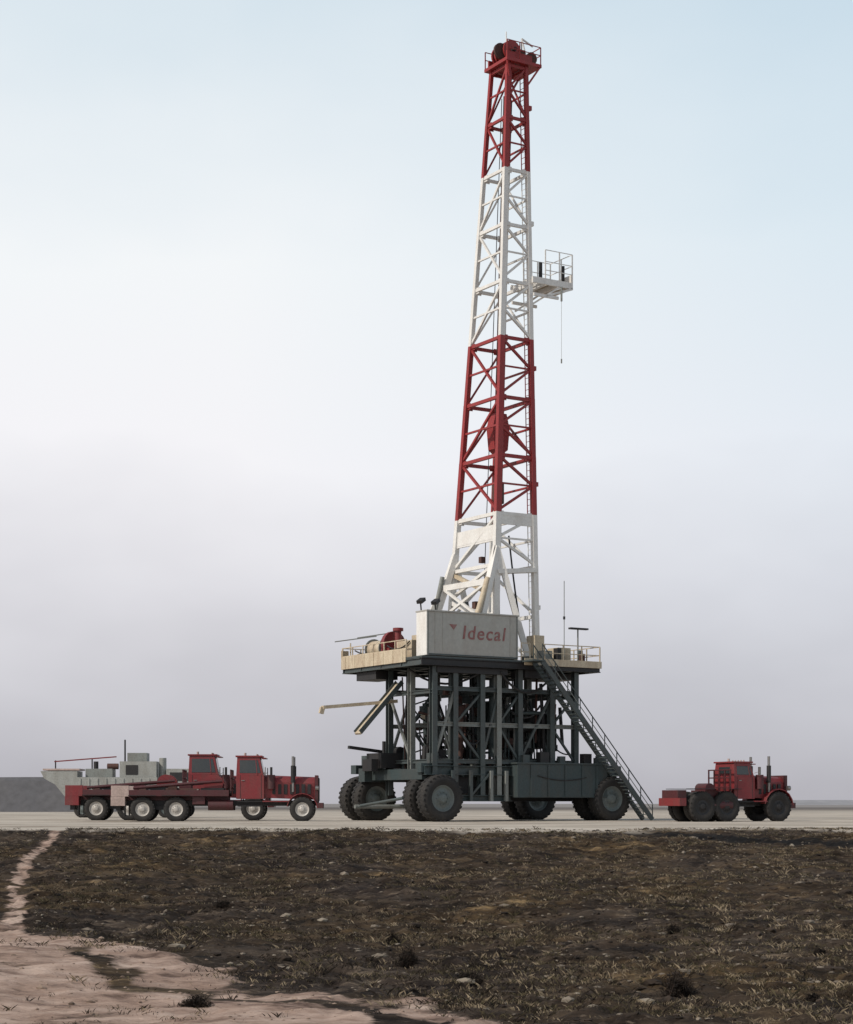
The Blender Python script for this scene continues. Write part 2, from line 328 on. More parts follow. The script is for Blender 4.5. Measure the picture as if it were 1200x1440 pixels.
for k in range(70):
    u=rnd.uniform(1.2,12); v=rnd.uniform(1.2,5.8); z0=rnd.uniform(2,6); z1=rnd.uniform(z0+1,DZ-.8)
    b.cyl((u,v,z0),(u+rnd.uniform(-.3,.3),v,z1),rnd.choice((.05,.08,.12,.2)),rnd.choice(('steel','dark','rust','dark','teal','steell')),8)
for k in range(30):
    u=rnd.uniform(1.2,9); v=rnd.uniform(1.0,5.8); z=rnd.uniform(3,9)
    b.cyl((u,v,z),(u+rnd.uniform(1,3),v+rnd.uniform(-.5,.5),z+rnd.uniform(-.4,.4)),rnd.choice((.05,.08,.12)),rnd.choice(('steel','steell','rust','dark')),8)
for k in range(52):
    u=rnd.uniform(1,11.5); v=rnd.uniform(1.1,5.2); z=rnd.uniform(3,8.4); s=rnd.uniform(.2,.65)
    b.box(u,u+s*1.2,v,v+s,z,z+s,rnd.choice(('steel','steell','rust','dark','dark','teal','cream')))
for k in range(22):
    u=rnd.uniform(1,10); v=rnd.uniform(.3,5); z=rnd.uniform(5,9.5)
    b.hose((u,v,z),(u+rnd.uniform(.8,2.6),v+rnd.uniform(-.6,.6),z-rnd.uniform(0,3)),rnd.uniform(.3,1.2),rnd.choice((.05,.07,.1)),'dark')
for z,rr in ((3.0,.7),(3.9,.5),(4.5,.75),(5.4,.5),(6.0,.65),(6.9,.4)): b.cyl((8.6,2.2,z),(8.6,2.2,z+.6),rr,'dark',16)
for z in (4.7,6.2): b.cyl((7.6,2.2,z),(9.6,2.2,z),.28,'dark',12)
b.cyl((8.6,2.2,7.5),(8.6,2.2,DZ-.7),.3,'dark',10)
b.box(9.9,11.4,1.6,4.6,4.9,7.2,'dark'); b.box(6.4,7.0,2.2,4.2,5,8,'teal')
b.obj('substructure',rig,.0)
b=B()
b.box(6.9,14.3,-.25,1.5,1.55,3.75,'teal')
for u in (8,9.4,10.8,12.2,13.4): b.box(u-.07,u+.07,-.31,-.252,1.6,3.7,'teal')
b.box(6.8,14.4,-.33,1.55,3.752,3.86,'teal'); b.hose((8.5,-.3,3.0),(12.5,-.3,2.9),.25,.04,'dark')
b.hbeam((.2,.6,3.3),(6.9,.6,3.3),.5,.6,'teal'); b.hbeam((.2,.6,1.5),(6.9,.6,1.5),.5,.4,'teal')
b.box(2.6,4.6,1.2,3.0,1.8,2.9,'dark')
for u in (2.2,3.6,5.2,6.4): b.beam((u,.35,1.3),(u,.35,3.3),.22,.25,'steell' if u>5 else 'steel')
b.beam((3.6,.4,1.6),(5.2,.4,3.2),.14,.14,'steel')
b.box(-.4,15.3,7.2,8.0,2.6,3.5,'teal')
for u in (.5,5,9.5,14.4): b.box(u-.3,u+.3,.9,7.3,2.7,3.4,'teal')
b.box(-.3,2.4,5.2,7.1,3.5,4.5,'dark'); b.box(-.8,-.3,5.6,6.8,3.3,4.1,'dark'); b.cyl((.4,6,4.5),(.4,6,5.3),.12,'dark',8); b.cyl((1.4,5.5,4.6),(1.4,6.8,4.6),.35,'dark',12)
b.beam((-1.8,6.9,4.9),(2.0,6.9,4.5),.25,.2,'dark')
b.box(14.3,15.6,-.1,1.3,3.0,3.7,'teal')
b.box(6.5,13.8,3.0,6.8,1.3,2.6,'dark')
for u,s in ((7.6,.4),(9.0,.55),(10.6,.35),(12.6,.5),(13.6,.3)): b.box(u,u+s*1.3,.1,.1+s,3.862,3.86+s*1.3,'steel' if s<.5 else 'dark')
b.obj('base_frame',rig,.012)
R=1.52
for gi,(u,v) in enumerate(((1.1,.15),(.9,8.2),(14.7,.1),(14.3,8.2))):
    b=B()
    wheel(b,(u,v,R-.04),R,1.0,'hub',-1); wheel(b,(u,v+1.75,R-.04),R,1.0,'hub',1)
    b.obj('wheel_pair_%d'%(gi+1),rig)
    b=B(); b.cyl((u,v-.3,R),(u,v+2,R),.22,'dark',12); b.box(u-.35,u+.35,v+.62,v+1.13,1.0,3.6,'teal'); b.box(u-1.1,u+1.1,v+.5,v+1.2,3.15,3.75,'teal')
    b.cyl((u,v+.87,3.7),(u,v+.87,4.4),.4,'steel',14)
    b.obj('wheel_yoke_%d'%(gi+1),rig,.01)
b=B(); b.cyl((-1.6,6.4,.95),(3.2,6.0,.95),.14,'steell',10); b.cyl((-1.2,.9,1.5),(-2.2,4.6,1.0),.1,'steel',8)
b.obj('tow_bar',rig)
b=B()
p0=Vector((8.2,0,DZ)); p1=Vector((17.4,0,.05))
for v in (-.25,-1.25):
    b.beam(p0+Vector((0,v,-.1)),p1+Vector((0,v,0)),.08,.34,'steel')
    a=p0+Vector((0,v,1.0)); c=p1+Vector((0,v,1.1)); b.beam(a,c,.05,.06,'steel'); b.beam(a-Vector((0,0,.5)),c-Vector((0,0,.5)),.04,.04,'steell')
    for i in range(10):
        q=p0.lerp(p1,i/9)+Vector((0,v,0)); b.beam(q,q+Vector((0,0,1.05)),.05,.05,'steel')
for i in range(44):
    q=p0.lerp(p1,(i+.5)/44); b.box(q.x-.14,q.x+.14,-1.21,-.29,q.z-.03,q.z+.02,'steel')
b.box(7.4,8.35,-1.35,-.08,DZ-.12,DZ-.02,'steel')
b.beam((12.8,-.3,5.4),(12.4,.4,6.5),.12,.12,'steel'); b.beam((12.8,-1.2,5.4),(12.8,-.2,5.4),.12,.12,'steel')
b.obj('stairway',rig)
b=B()
b.beam((.9,5.2,7.95),(-4.6,5.4,7.4),.35,.22,'cream'); b.beam((-4.6,5.4,7.4),(-4.7,5.4,7.0),.3,.2,'cream')
b.beam((.9,4.8,9.1),(-2.3,4.8,5.7),.7,.14,'cream'); b.beam((.9,4.45,9.2),(-2.3,4.45,5.8),.06,.3,'steel'); b.beam((.9,5.15,9.2),(-2.3,5.15,5.8),.06,.3,'steel')
b.obj('loading_ramp',rig)

# ------------------------------------------------------------ TRUCKS
def truck(loc,rz,L=13.6,rear='pink',rw=(2.0,4.15),cab=(8.0,9.8),bed=True,name='oilfield_truck',hubf='hubw',hubr='hubw',R=.8,fx=None,sc=1.0,ch=0.0):
    e=empty(name,loc,rz); e.scale=(sc,sc,sc); fx=fx or L-1.35
    c0,c1=cab
    b=B()
    for y in (-.5,.5): b.box(.5,L-.3,y-.08,y+.08,1.0,1.35,'dark')
    for x in (1,3.1,5.3,7,L-2.6,L-.7): b.box(x-.1,x+.1,-.42,.42,1.05,1.3,'dark')
    if bed:
        b.box(.9,c0-.5,-1.35,1.35,1.82,1.95,'dark')
        for y in (-1.38,1.38): b.box(.8,c0-.45,y-.07,y+.07,1.62,2.02,'dred')
        x=1.2
        while x<c0-.7: b.box(x-.06,x+.06,-1.3,1.3,1.62,1.815,'dark'); x+=.7
        for y in (-1.1,1.1): b.box(.9,c0-.5,y*.5-.1,y*.5+.1,1.36,1.62,'dred')
        b.cyl((.55,-1.35,1.75),(.55,1.35,1.75),.22,'chrome',14)
        b.box(.0,.9,-1.45,1.45,1.0,1.6,rear); b.box(.02,1.15,-1.46,-1.2,1.6,2.3,rear); b.box(.02,1.15,1.2,1.46,1.6,2.3,rear)
        b.box(.3,.6,-1.2,1.2,.7,1.0,'dark')
        b.cyl((c0-1.5,-.7,2.4),(c0-1.5,.7,2.4),.42,'dred',16)
        for y in (-.75,.75): b.cyl((c0-1.5,y-.05,2.4),(c0-1.5,y+.05,2.4),.62,'tred',18)
        b.box(c0-2.3,c0-.8,-.95,.95,1.95,2.15,'dark')
        for y in (-1.15,1.15): b.cyl((1.4,y,2.15),(c0-.9,y*.9,2.6),.1,'dred',8)
        b.box(2.2,3.4,-1.1,-.5,1.96,2.3,'dark'); b.box(4.2,5.0,.2,1.1,1.96,2.4,'dred'); b.box(5.2,6.0,-1.25,-.6,1.1,1.6,'dred'); b.cyl((3.8,-.2,2.1),(3.8,.5,2.1),.3,'rust',14)
        for k in range(4): b.cyl((1.6,.1+k*.2,2.05),(5.5,.1+k*.2,2.05),.08,'rust',8)
        b.hose((2.4,-1.3,2.05),(5.6,-1.3,2.05),.35,.03,'chrome')
        for x in rw: b.box(x-.9,x+.9,-1.5,-.95,1.64,1.68,'dark')
        for s in (-1,1): b.box(rw[0]-1.15,rw[0]-1.1,s*1.15-.3,s*1.15+.3,.35,1.0,'dark')
    else:
        b.box(1.2,c0-.9,-.5,.5,1.36,1.5,'dark'); b.cyl((2.4,0,1.5),(2.4,0,1.62),.55,'dark',20)
        b.box(c0-2.0,c0-1.0,-.8,.8,1.5,2.0,'dred'); b.cyl((c0-1.5,-.6,2.1),(c0-1.5,.6,2.1),.35,'dred',14)
        b.box(.3,.8,-1.2,1.2,1.0,1.5,'tred'); b.box(.35,1.0,-.9,.9,1.5,2.0,'dred')
        for s in (-1,1): b.box(rw[0]-1,rw[1]+1,s*1.15-.3,s*1.15+.3,2.06,2.1,'dark')
    xr=c0-.35
    for y in (-1.2,-.6,0,.6,1.2): b.beam((xr,y,1.95 if bed else 1.4),(xr,y,3.3),.08,.08,'dred')
    for z in (2.2,2.8,3.3): b.beam((xr,-1.25,z),(xr,1.25,z),.08,.08,'dred')
    b.obj('chassis_and_bed',e,.01)
    b=B()
    W=1.12; zc=2.95+ch*.3; zt=4.0+ch
    b.box(c0,c1,-W,W,1.45,zc,'tred')
    vs=[(c0,-W,zc+.001),(c1-.05,-W,zc+.001),(c1-.05,W,zc+.001),(c0,W,zc+.001),(c0+.06,-W+.1,zt),(c1-.3,-W+.1,zt),(c1-.3,W-.1,zt),(c0+.06,W-.1,zt)]
    b.add(vs,[(0,1,2,3),(7,6,5,4),(0,4,5,1),(1,5,6,2),(2,6,7,3),(3,7,4,0)],'tred')
    b.box(c0-.05,c1-.12,-W+.02,W-.02,zt+.002,zt+.1,'tred'); b.box(c1-.2,c1+.12,-W+.06,W-.06,zt-.1,zt-.04,'tred')
    for k in range(5): b.cyl((c1-.5,-.6+k*.3,zt+.1),(c1-.5,-.6+k*.3,zt+.2),.05,'pink',8)
    b.cyl((c0+.5,.2,zt+.1),(c0+.5,.2,zt+.3),.08,'pink',10)
    def quad(p,n,mat='glass'):
        n=Vector(n)*.02; vs=[Vector(q)+n for q in p]; vs2=[Vector(q)-n for q in p]
        b.add(vs+vs2,[(0,1,2,3),(7,6,5,4),(0,4,5,1),(1,5,6,2),(2,6,7,3),(3,7,4,0)],mat)
    def onside(x,z,s):
        t=(z-zc)/(zt-zc); return (x-(.25*t if x>(c0+c1)/2 else 0),s*(W-.1*t),z)
    for s in (-1,1):
        quad([onside(c0+.22,zc+.12,s),onside(c1-.2,zc+.12,s),onside(c1-.2,zt-.2,s),onside(c0+.22,zt-.2,s)],(0,s,0))
        b.beam((c0+.75*(c1-c0),s*(W+.015),zc-.02),(c0+.7*(c1-c0),s*(W-.06),zt-.18),.05,.04,'tred')
        b.box(c0+.25,c0+.28,s*W-.012,s*W+.012,1.5,zc-.02,'dark'); b.box(c1-.2,c1-.17,s*W-.012,s*W+.012,1.5,zc-.02,'dark')
        b.box(c0+.35,c0+.55,s*W-.04,s*W+.04,2.6,2.66,'chrome')
        b.box(c0+.1,c1-.1,s*(W-.02)-.15,s*(W-.02)+.15,.95,1.02,'dark'); b.box(c0+.1,c1-.1,s*(W-.02)-.12,s*(W-.02)+.12,1.25,1.3,'dark')
        b.beam((c1-.05,s*W,3.1),(c1+.1,s*(W+.35),3.2),.03,.03,'chrome'); b.box(c1+.06,c1+.12,s*(W+.35)-.1,s*(W+.35)+.1,2.95,3.5,'chrome')
        b.cyl((c0-1.8,s*.98,1.05),(c0-.2,s*.98,1.05),.34,'dred',16)
    for s in (-1,1):
        y0,y1=(.06,W-.18)
        quad([(c1-.07,s*y0,zc+.12),(c1-.07,s*y1,zc+.12),(c1-.25,s*(y1-.06),zt-.16),(c1-.25,s*y0,zt-.16)],(1,0,.2))
    quad([(c0,-.6,zc+.2),(c0,.6,zc+.2),(c0+.04,.6,zt-.25),(c0+.04,-.6,zt-.25)],(-1,0,0))
    b.obj('cab',e,.035)
    b=B()
    hx=L-.55
    ring=[(-.78,1.5),(-.80,2.55),(-.66,2.85),(-.35,2.97),(.35,2.97),(.66,2.85),(.80,2.55),(.78,1.5)]
    vs=[(c1+.002,y*1.12,z+.02) for y,z in ring]+[(hx,y*.93,z-.1) for y,z in ring]; n=8
    b.add(vs,[tuple(range(n)),tuple(range(2*n-1,n-1,-1))]+[(i,n+i,n+(i+1)%n,(i+1)%n) for i in range(n)],'tred')
    for k in range(int((hx-c1-.9)/.38)+1):
        for s in (-1,1): b.box(c1+.5+k*.38,c1+.72+k*.38,s*.80-.06,s*.80+.06,1.75,2.4,'dark')
    b.box(hx,hx+.22,-.85,.85,1.15,2.98,'dred'); b.box(hx+.222,hx+.26,-.68,.68,1.3,2.82,'dark')
    for k in range(9): b.box(hx+.262,hx+.29,-.64+k*.16-.02,-.64+k*.16+.02,1.32,2.8,'chrome')
    b.box(hx+.15,L+.0,-1.3,1.3,.85,1.2,'dred')
    fr=max(1.02,R+.17)
    for s in (-1,1):
        arc=[]
        for k in range(9):
            t=math.pi*(.02+.93*k/8); arc.append((fx+math.cos(t)*fr,R+math.sin(t)*fr))
        outer=arc; inner=[(fx+(x-fx)*.95,R+(z-R)*.95) for x,z in arc][::-1]
        ya,yb=(s*.78,s*1.32)
        for k in range(8):
            b.prism([outer[k],outer[k+1],inner[7-k],inner[8-k]],min(ya,yb),max(ya,yb),'tred')
        if fx-.9>c1: b.box(c1-.1,fx-.9,min(ya,yb)+.02,max(ya,yb)-.02,1.25,1.33,'tred')
        b.cyl((hx+.05,s*1.05,2.15),(hx+.25,s*1.05,2.15),.16,'chrome',14)
    for s in (-1,1):
        b.cyl((fx-.6,s*.98,1.9),(fx-.6,s*.98,4.2),.09,'chrome',10); b.cyl((fx-.6,s*.98,2.5),(fx-.6,s*.98,3.6),.15,'dark',10)
    b.cyl((c1+.45,-1.02,2.1),(c1+.45,-1.02,3.0),.25,'dred',14); b.cyl((c1+.45,-1.02,3.0),(c1+.45,-1.02,3.5),.08,'dark',8)
    b.obj('hood',e,.02)
    b=B()
    for x in rw:
        for s in (-1,1):
            wheel(b,(x,s*1.12,R-.02),R,.42,hubr,s,20,28); wheel(b,(x,s*.62,R-.02),R,.4,hubr,s,0,24)
        b.cyl((x,-1.1,R),(x,1.1,R),.14,'dark',8)
    for s in (-1,1): wheel(b,(fx,s*1.08,R-.02),R,.5,hubf,s,20,28)
    b.cyl((fx,-1,R),(fx,1,R),.12,'dark',8)
    b.box(rw[0],rw[1],-.75,-.55,.75,1.0,'dark'); b.box(rw[0],rw[1],.55,.75,.75,1.0,'dark')
    b.obj('wheels',e)
    return e
truck((-20.3,120,0),math.radians(2),name='oilfield_truck',ch=.15)
truck((-24.6,127,0),math.radians(2),rear='tred',name='oilfield_truck.001',cab=(8.0,10.0),sc=1.04,ch=.25)
truck((15.1,117,0),math.radians(26),L=9.2,rear='tred',rw=(2.0,3.85),cab=(4.5,6.1),bed=False,name='oilfield_truck.002',hubf='dark',hubr='dark',R=.97,fx=7.9,ch=-.25)

# ------------------------------------------------------------ equipment trailer
e=empty('equipment_trailer',(-31.5,152,0),math.radians(1))
b=B()
b.prism([(0,3.8),(.3,3.2),(1.2,2.7),(2.0,1.7),(13,1.7),(13,2.6),(9.5,2.9),(9.5,3.3),(3.0,3.3),(3.0,3.8)],-1.3,1.3,'tgrey')
b.box(.2,3.2,-1.35,1.35,3.85,4.0,'pink'); b.box(2,13.4,-1.4,1.4,1.45,1.69,'steel')
for k in range(9): b.box(3.2+k*.7,3.3+k*.7,-1.36,-1.302,1.75,3.2,'tgrey')
b.box(6.4,9.4,-1.0,1.0,3.31,4.6,'tgrey'); b.box(6.9,7.9,-1.03,-1.003,3.5,4.3,'dark'); b.box(7.0,8.6,-.8,.8,4.61,5.3,'steell'); b.cyl((6.7,0,3.3),(6.7,0,6.4),.07,'dark',8); b.cyl((9.8,0,2.9),(9.8,0,4.9),.3,'tgrey',12)
b.box(10.2,12.6,-1,1,2.8,4.0,'tgrey'); b.box(10.5,12.2,-1.03,-1.003,3.0,3.7,'dark'); b.beam((.9,0,4.6),(6.0,0,5.0),.1,.1,'tred'); b.cyl((1,0,4),(1,0,4.7),.06,'dark',6); b.cyl((4,0,3.3),(4,0,4.8),.06,'dark',6)
b.box(3.6,5.8,-.9,.9,3.31,4.0,'steell'); b.cyl((4.4,-.5,4.0),(4.4,-.5,4.6),.2,'dark',10); b.cyl((5.3,-.3,4.2),(6.2,-.3,4.2),.25,'rust',10)
for x in (3.4,4.9,10.2,11.6):
    for s in (-1,1): wheel(b,(x,s*1.1,.68),.7,.45,'hub',s,0,20)
for x in (7,8.5): b.box(x-.1,x+.1,-1,1,.0,1.5,'dark')
b.obj('trailer_body',e,.01)

# ------------------------------------------------------------ TERRAIN
def lerp(pts,x):
    if x<=pts[0][0]: return pts[0][1]
    for (a,c),(d,f) in zip(pts,pts[1:]):
        if x<=d:
            t=(x-a)/(d-a); return c+(f-c)*t
    return pts[-1][1]
prof=[(-50,-.45),(7,-.45),(12,-.85),(18,-1.6),(24,-2.05),(30,-2.15),(40,-1.95),(52,-1.5),(62,-1.1),(72,-.62),(80,-.2),(86,0),(5000,0)]
def sprof(y): return sum(lerp(prof,y+d) for d in (-3,-1.5,0,1.5,3))/5
def sm(a,b_,x):
    t=max(0,min(1,(x-a)/(b_-a))); return t*t*(3-2*t)
sb=[(-60,62),(-20,49),(-9.9,43),(-4,34.8),(-1.5,31),(0,28.2),(4,19),(12,12),(60,5)]
pth=[(-17.2,86),(-16.6,83),(-14.2,66),(-12.3,55),(-10.2,46),(-9.2,40)]
def pdist(x,y):
    best=99
    for (a,c),(d,f) in zip(pth,pth[1:]):
        dx,dy=d-a,f-c; t=max(0,min(1,((x-a)*dx+(y-c)*dy)/(dx*dx+dy*dy)))
        best=min(best,math.hypot(x-a-dx*t,(y-c-dy*t)*.6))
    return best
def height(x,y):
    z=sprof(y)
    nf=1-sm(78,88,y); 
    s=sm(-2.5,2.5,lerp(sb,x)-y) if y<70 else 0
    if nf>0 and abs(x)<80 and y>-10:
        z+=nf*((noise.noise((x*.15,y*.1,0)))*.3*sm(8,30,y)+noise.noise((x*.9,y*.7,3))*.15*(1-.5*s)+noise.noise((x*2.6,y*2.2,7))*.13*(1-.6*s)+noise.noise((x*5,y*5,9))*.07*(1-.6*s))
        z+=.28*math.exp(-((x+9)/5)**2-((y-36)/7)**2)
        z+=.18*math.exp(-((x+2)/3)**2-((y-27)/4)**2)
    elif y>88 and y<400 and abs(x)<200:
        z+=noise.noise((x*.08,y*.08,1))*.03
    return z
def axis(a,b_,step,far,gr=1.25):
    c=list(np.arange(a,b_+1e-6,step)); s=step; x=b_
    up=[]
    while x<far: s*=gr; x+=s; up.append(x)
    return c,up
cx,ux=axis(-21,21,.16,4500); xs=[-v for v in ux[::-1]]+cx+ux
cy,uy=axis(14,92,.16,6000,1.12); s=.2;y=14; dn=[]
while y>-300: s*=1.25; y-=s; dn.append(y)
ys=dn[::-1]+cy+uy
nx,ny=len(xs),len(ys)
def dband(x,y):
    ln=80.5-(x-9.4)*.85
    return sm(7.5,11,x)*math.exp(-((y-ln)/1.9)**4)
V=[];sa=[];pa=[];da=[]
for y in ys:
    for x in xs:
        V.append((x,y,height(x,y)))
        w=noise.noise((x*.25,y*.2,5))*2.2+noise.noise((x*.9,y*.6,8))*1.6
        d=lerp(sb,x)-y+w
        s_=sm(-1.4,1.9,d)
        s_*=1-.8*math.exp(-((d-3.6)/1.0)**2)*sm(-9,-6,x)
        s_*=1-.45*sm(.1,.45,noise.noise((x*.5,y*.35,21)))
        if 38<y<90 and abs(x)<40:
            pdv=pdist(x,y)+noise.noise((x*1.5,y*1.1,2))*.3+noise.noise((x*.3,y*.2,6))*.15
            s_=max(s_,(1-sm(.1,.5,pdv))*.62)
        # faint tyre tracks crossing the field toward the pad
        sa.append(s_)
        e_=84+noise.noise((x*.12,0,4))*2.5-(1.5 if x>8 else 0)
        pa.append(sm(e_-2.2,e_+1.0,y+noise.noise((x*.8,y*.5,6))*1.6)*(1-sm(230,420,y)))
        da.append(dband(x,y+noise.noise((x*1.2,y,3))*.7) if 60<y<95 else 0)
F=[(j*nx+i,j*nx+i+1,(j+1)*nx+i+1,(j+1)*nx+i) for j in range(ny-1) for i in range(nx-1)]
me=bpy.data.meshes.new('ground'); me.from_pydata(V,[],F); me.polygons.foreach_set('use_smooth',[True]*len(F))
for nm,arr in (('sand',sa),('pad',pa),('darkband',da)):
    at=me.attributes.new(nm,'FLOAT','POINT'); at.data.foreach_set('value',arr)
gr=bpy.data.objects.new('ground',me); col.objects.link(gr)
m=bpy.data.materials.new('desert_soil'); m.use_nodes=True; nt=m.node_tree; N=nt.nodes; Lk=nt.links; bs=N['Principled BSDF']
bs.inputs['Roughness'].default_value=.95; bs.inputs['Specular IOR Level'].default_value=.1
tc=N.new('ShaderNodeTexCoord')
def nz(scale,detail=6,rough=.6,st=(1,1,1)):
    mp=N.new('ShaderNodeMapping'); mp.inputs['Scale'].default_value=st; Lk.new(tc.outputs['Object'],mp.inputs[0])
    n=N.new('ShaderNodeTexNoise'); n.inputs['Scale'].default_value=scale; n.inputs['Detail'].default_value=detail; n.inputs['Roughness'].default_value=rough
    Lk.new(mp.outputs[0],n.inputs['Vector']); return n.outputs[0]
def ramp(src,*st):
    r=N.new('ShaderNodeValToRGB'); cr=r.color_ramp
    while len(cr.elements)<len(st): cr.elements.new(.5)
    for el,(p,c) in zip(cr.elements,st): el.position=p; el.color=(*c,1) if len(c)==3 else c
    Lk.new(src,r.inputs[0]); return r.outputs[0]
def mix(f,a,c,mode='MIX'):
    x=N.new('ShaderNodeMixRGB'); x.blend_type=mode
    for i,v in ((0,f),(1,a),(2,c)):
        if isinstance(v,(int,float)): x.inputs[i].default_value=v
        elif isinstance(v,tuple): x.inputs[i].default_value=(*v,1)
        else: Lk.new(v,x.inputs[i])
    return x.outputs[0]
def attr(n):
    a=N.new('ShaderNodeAttribute'); a.attribute_name=n; return a.outputs['Fac']
fn=nz(1.3,10,.75,(.4,.8,1)); f2=nz(.16,4); f3=nz(7,6,.7,(.4,1,1)); f4=nz(.55,6,.65,(.35,.8,1))
field=ramp(fn,(.36,(.008,.0065,.006)),(.48,(.028,.021,.018)),(.58,(.062,.047,.037)),(.68,(.20,.155,.115)))
field=mix(ramp(f2,(.4,(0,0,0)),(.62,(.8,.8,.8))),field,mix(1.0,field,(1.6,1.4,.9),'MULTIPLY'))
field=mix(ramp(f4,(.50,(0,0,0)),(.70,(.5,.5,.5))),field,(.105,.08,.058))
field=mix(ramp(f3,(.58,(0,0,0)),(.70,(.55,.55,.55))),field,(.24,.19,.145))
sn=nz(.9,8,.65,(.6,1,1))
sand=ramp(sn,(.36,(.12,.08,.065)),(.46,(.34,.24,.19)),(.6,(.50,.375,.31)),(.75,(.60,.48,.40)))
sand=mix(ramp(nz(6,6,.75,(.5,1,1)),(.54,(0,0,0)),(.68,(.65,.65,.65))),sand,(.13,.09,.07))
pad=ramp(nz(.25,8,.65,(.35,1,1)),(.35,(.25,.21,.17)),(.5,(.46,.41,.35)),(.7,(.60,.55,.48)))
# break the sand edge up with fine noise
def math2(op,a,c):
    x=N.new('ShaderNodeMath'); x.operation=op; x.use_clamp=(op!='SUBTRACT')
    for i,v in ((0,a),(1,c)):
        if isinstance(v,(int,float)): x.inputs[i].default_value=v
        else: Lk.new(v,x.inputs[i])
    return x.outputs[0]
edge=nz(2.2,8,.75,(.5,1,1))
sf=math2('ADD',attr('sand'),math2('MULTIPLY',math2('SUBTRACT',edge,.5),1.0)) 
sfm=N.new('ShaderNodeMapRange'); sfm.inputs['From Min'].default_value=.38; sfm.inputs['From Max'].default_value=.62
sub=N.new('ShaderNodeMath'); sub.operation='SUBTRACT'; sub.inputs[1].default_value=.5; Lk.new(edge,sub.inputs[0])
mad=N.new('ShaderNodeMath'); mad.operation='MULTIPLY_ADD'; mad.inputs[1].default_value=1.3; Lk.new(sub.outputs[0],mad.inputs[0]); Lk.new(attr('sand'),mad.inputs[2]); Lk.new(mad.outputs[0],sfm.inputs[0])
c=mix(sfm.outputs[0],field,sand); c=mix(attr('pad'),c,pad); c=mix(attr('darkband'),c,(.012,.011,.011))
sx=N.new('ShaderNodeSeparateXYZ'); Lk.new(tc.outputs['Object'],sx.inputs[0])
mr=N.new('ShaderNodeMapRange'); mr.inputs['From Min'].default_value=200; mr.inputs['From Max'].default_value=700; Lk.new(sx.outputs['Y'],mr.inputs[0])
far=ramp(nz(.01,5,.6,(.3,1,1)),(.3,(.20,.19,.19)),(.7,(.30,.28,.265)))  # distance haze mixed into the ground colour, growing with Y
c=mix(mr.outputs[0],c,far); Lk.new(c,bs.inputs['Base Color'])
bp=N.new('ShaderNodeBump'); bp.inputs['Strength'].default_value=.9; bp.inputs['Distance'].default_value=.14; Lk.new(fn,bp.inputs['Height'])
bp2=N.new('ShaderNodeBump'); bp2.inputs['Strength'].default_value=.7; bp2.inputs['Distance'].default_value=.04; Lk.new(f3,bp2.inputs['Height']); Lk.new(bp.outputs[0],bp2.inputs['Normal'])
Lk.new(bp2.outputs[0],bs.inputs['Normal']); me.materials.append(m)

def ridge(name,x0,x1,yc,h,w,c,seed):
    V=[];n=120;P=[(-1,0),(-.55,.9),(-.4,1),(.4,1),(.55,.9),(1,0)]
    for i in range(n+1):
        x=x0+(x1-x0)*i/n; k=min(1,min(i,n-i)/3); hh=h*k*(1+.025*noise.noise((x*.05,seed,0)))
        for p,q in P: V.append((x,yc+p*w,q*hh-.05))
    F=[(i*6+j,i*6+j+1,i*6+j+7,i*6+j+6) for i in range(n) for j in range(5)]
    me=bpy.data.meshes.new(name); me.from_pydata(V,[],F); me.materials.append(c); o=bpy.data.objects.new(name,me); col.objects.link(o)
bm_=paint('hazed_berm_soil',(.11,.11,.12),.95,amt=.35,scale=.15,dirt=(.16,.15,.145))  # pale bluish cast is distance haze put into the soil colour
ridge('earth_berm',-190,-39,262,4.9,6,bm_,1)
hz=paint('hazy_hill_soil',(.30,.30,.32),.95,amt=.3,scale=.01,dirt=(.3,.29,.28))  # hill colour carries painted haze
ridge('distant_hills',200,1500,1500,4.0,60,hz,5)

# ------------------------------------------------------------ grass, clods, shrubs
def simplemat(name,c1,c2,sc=3):
    m=bpy.data.materials.new(name); m.use_nodes=True; nt=m.node_tree; b=nt.nodes['Principled BSDF']; b.inputs['Roughness'].default_value=.9; b.inputs['Specular IOR Level'].default_value=.15
    n=nt.nodes.new('ShaderNodeTexNoise'); n.inputs['Scale'].default_value=sc; t=nt.nodes.new('ShaderNodeTexCoord'); r=nt.nodes.new('ShaderNodeValToRGB')
    r.color_ramp.elements[0].position=.35; r.color_ramp.elements[1].position=.65
    r.color_ramp.elements[0].color=(*c1,1); r.color_ramp.elements[1].color=(*c2,1)
    nt.links.new(t.outputs['Object'],n.inputs['Vector']); nt.links.new(n.outputs[0],r.inputs[0]); nt.links.new(r.outputs[0],b.inputs['Base Color']); return m
gm=[simplemat('dry_straw',(.13,.10,.065),(.30,.24,.165)),simplemat('dead_grass',(.018,.014,.011),(.05,.038,.028)),simplemat('olive_grass',(.045,.038,.022),(.10,.082,.048))]
V=[];F=[];MI=[]
rnd=random.Random(11)
cnt=0
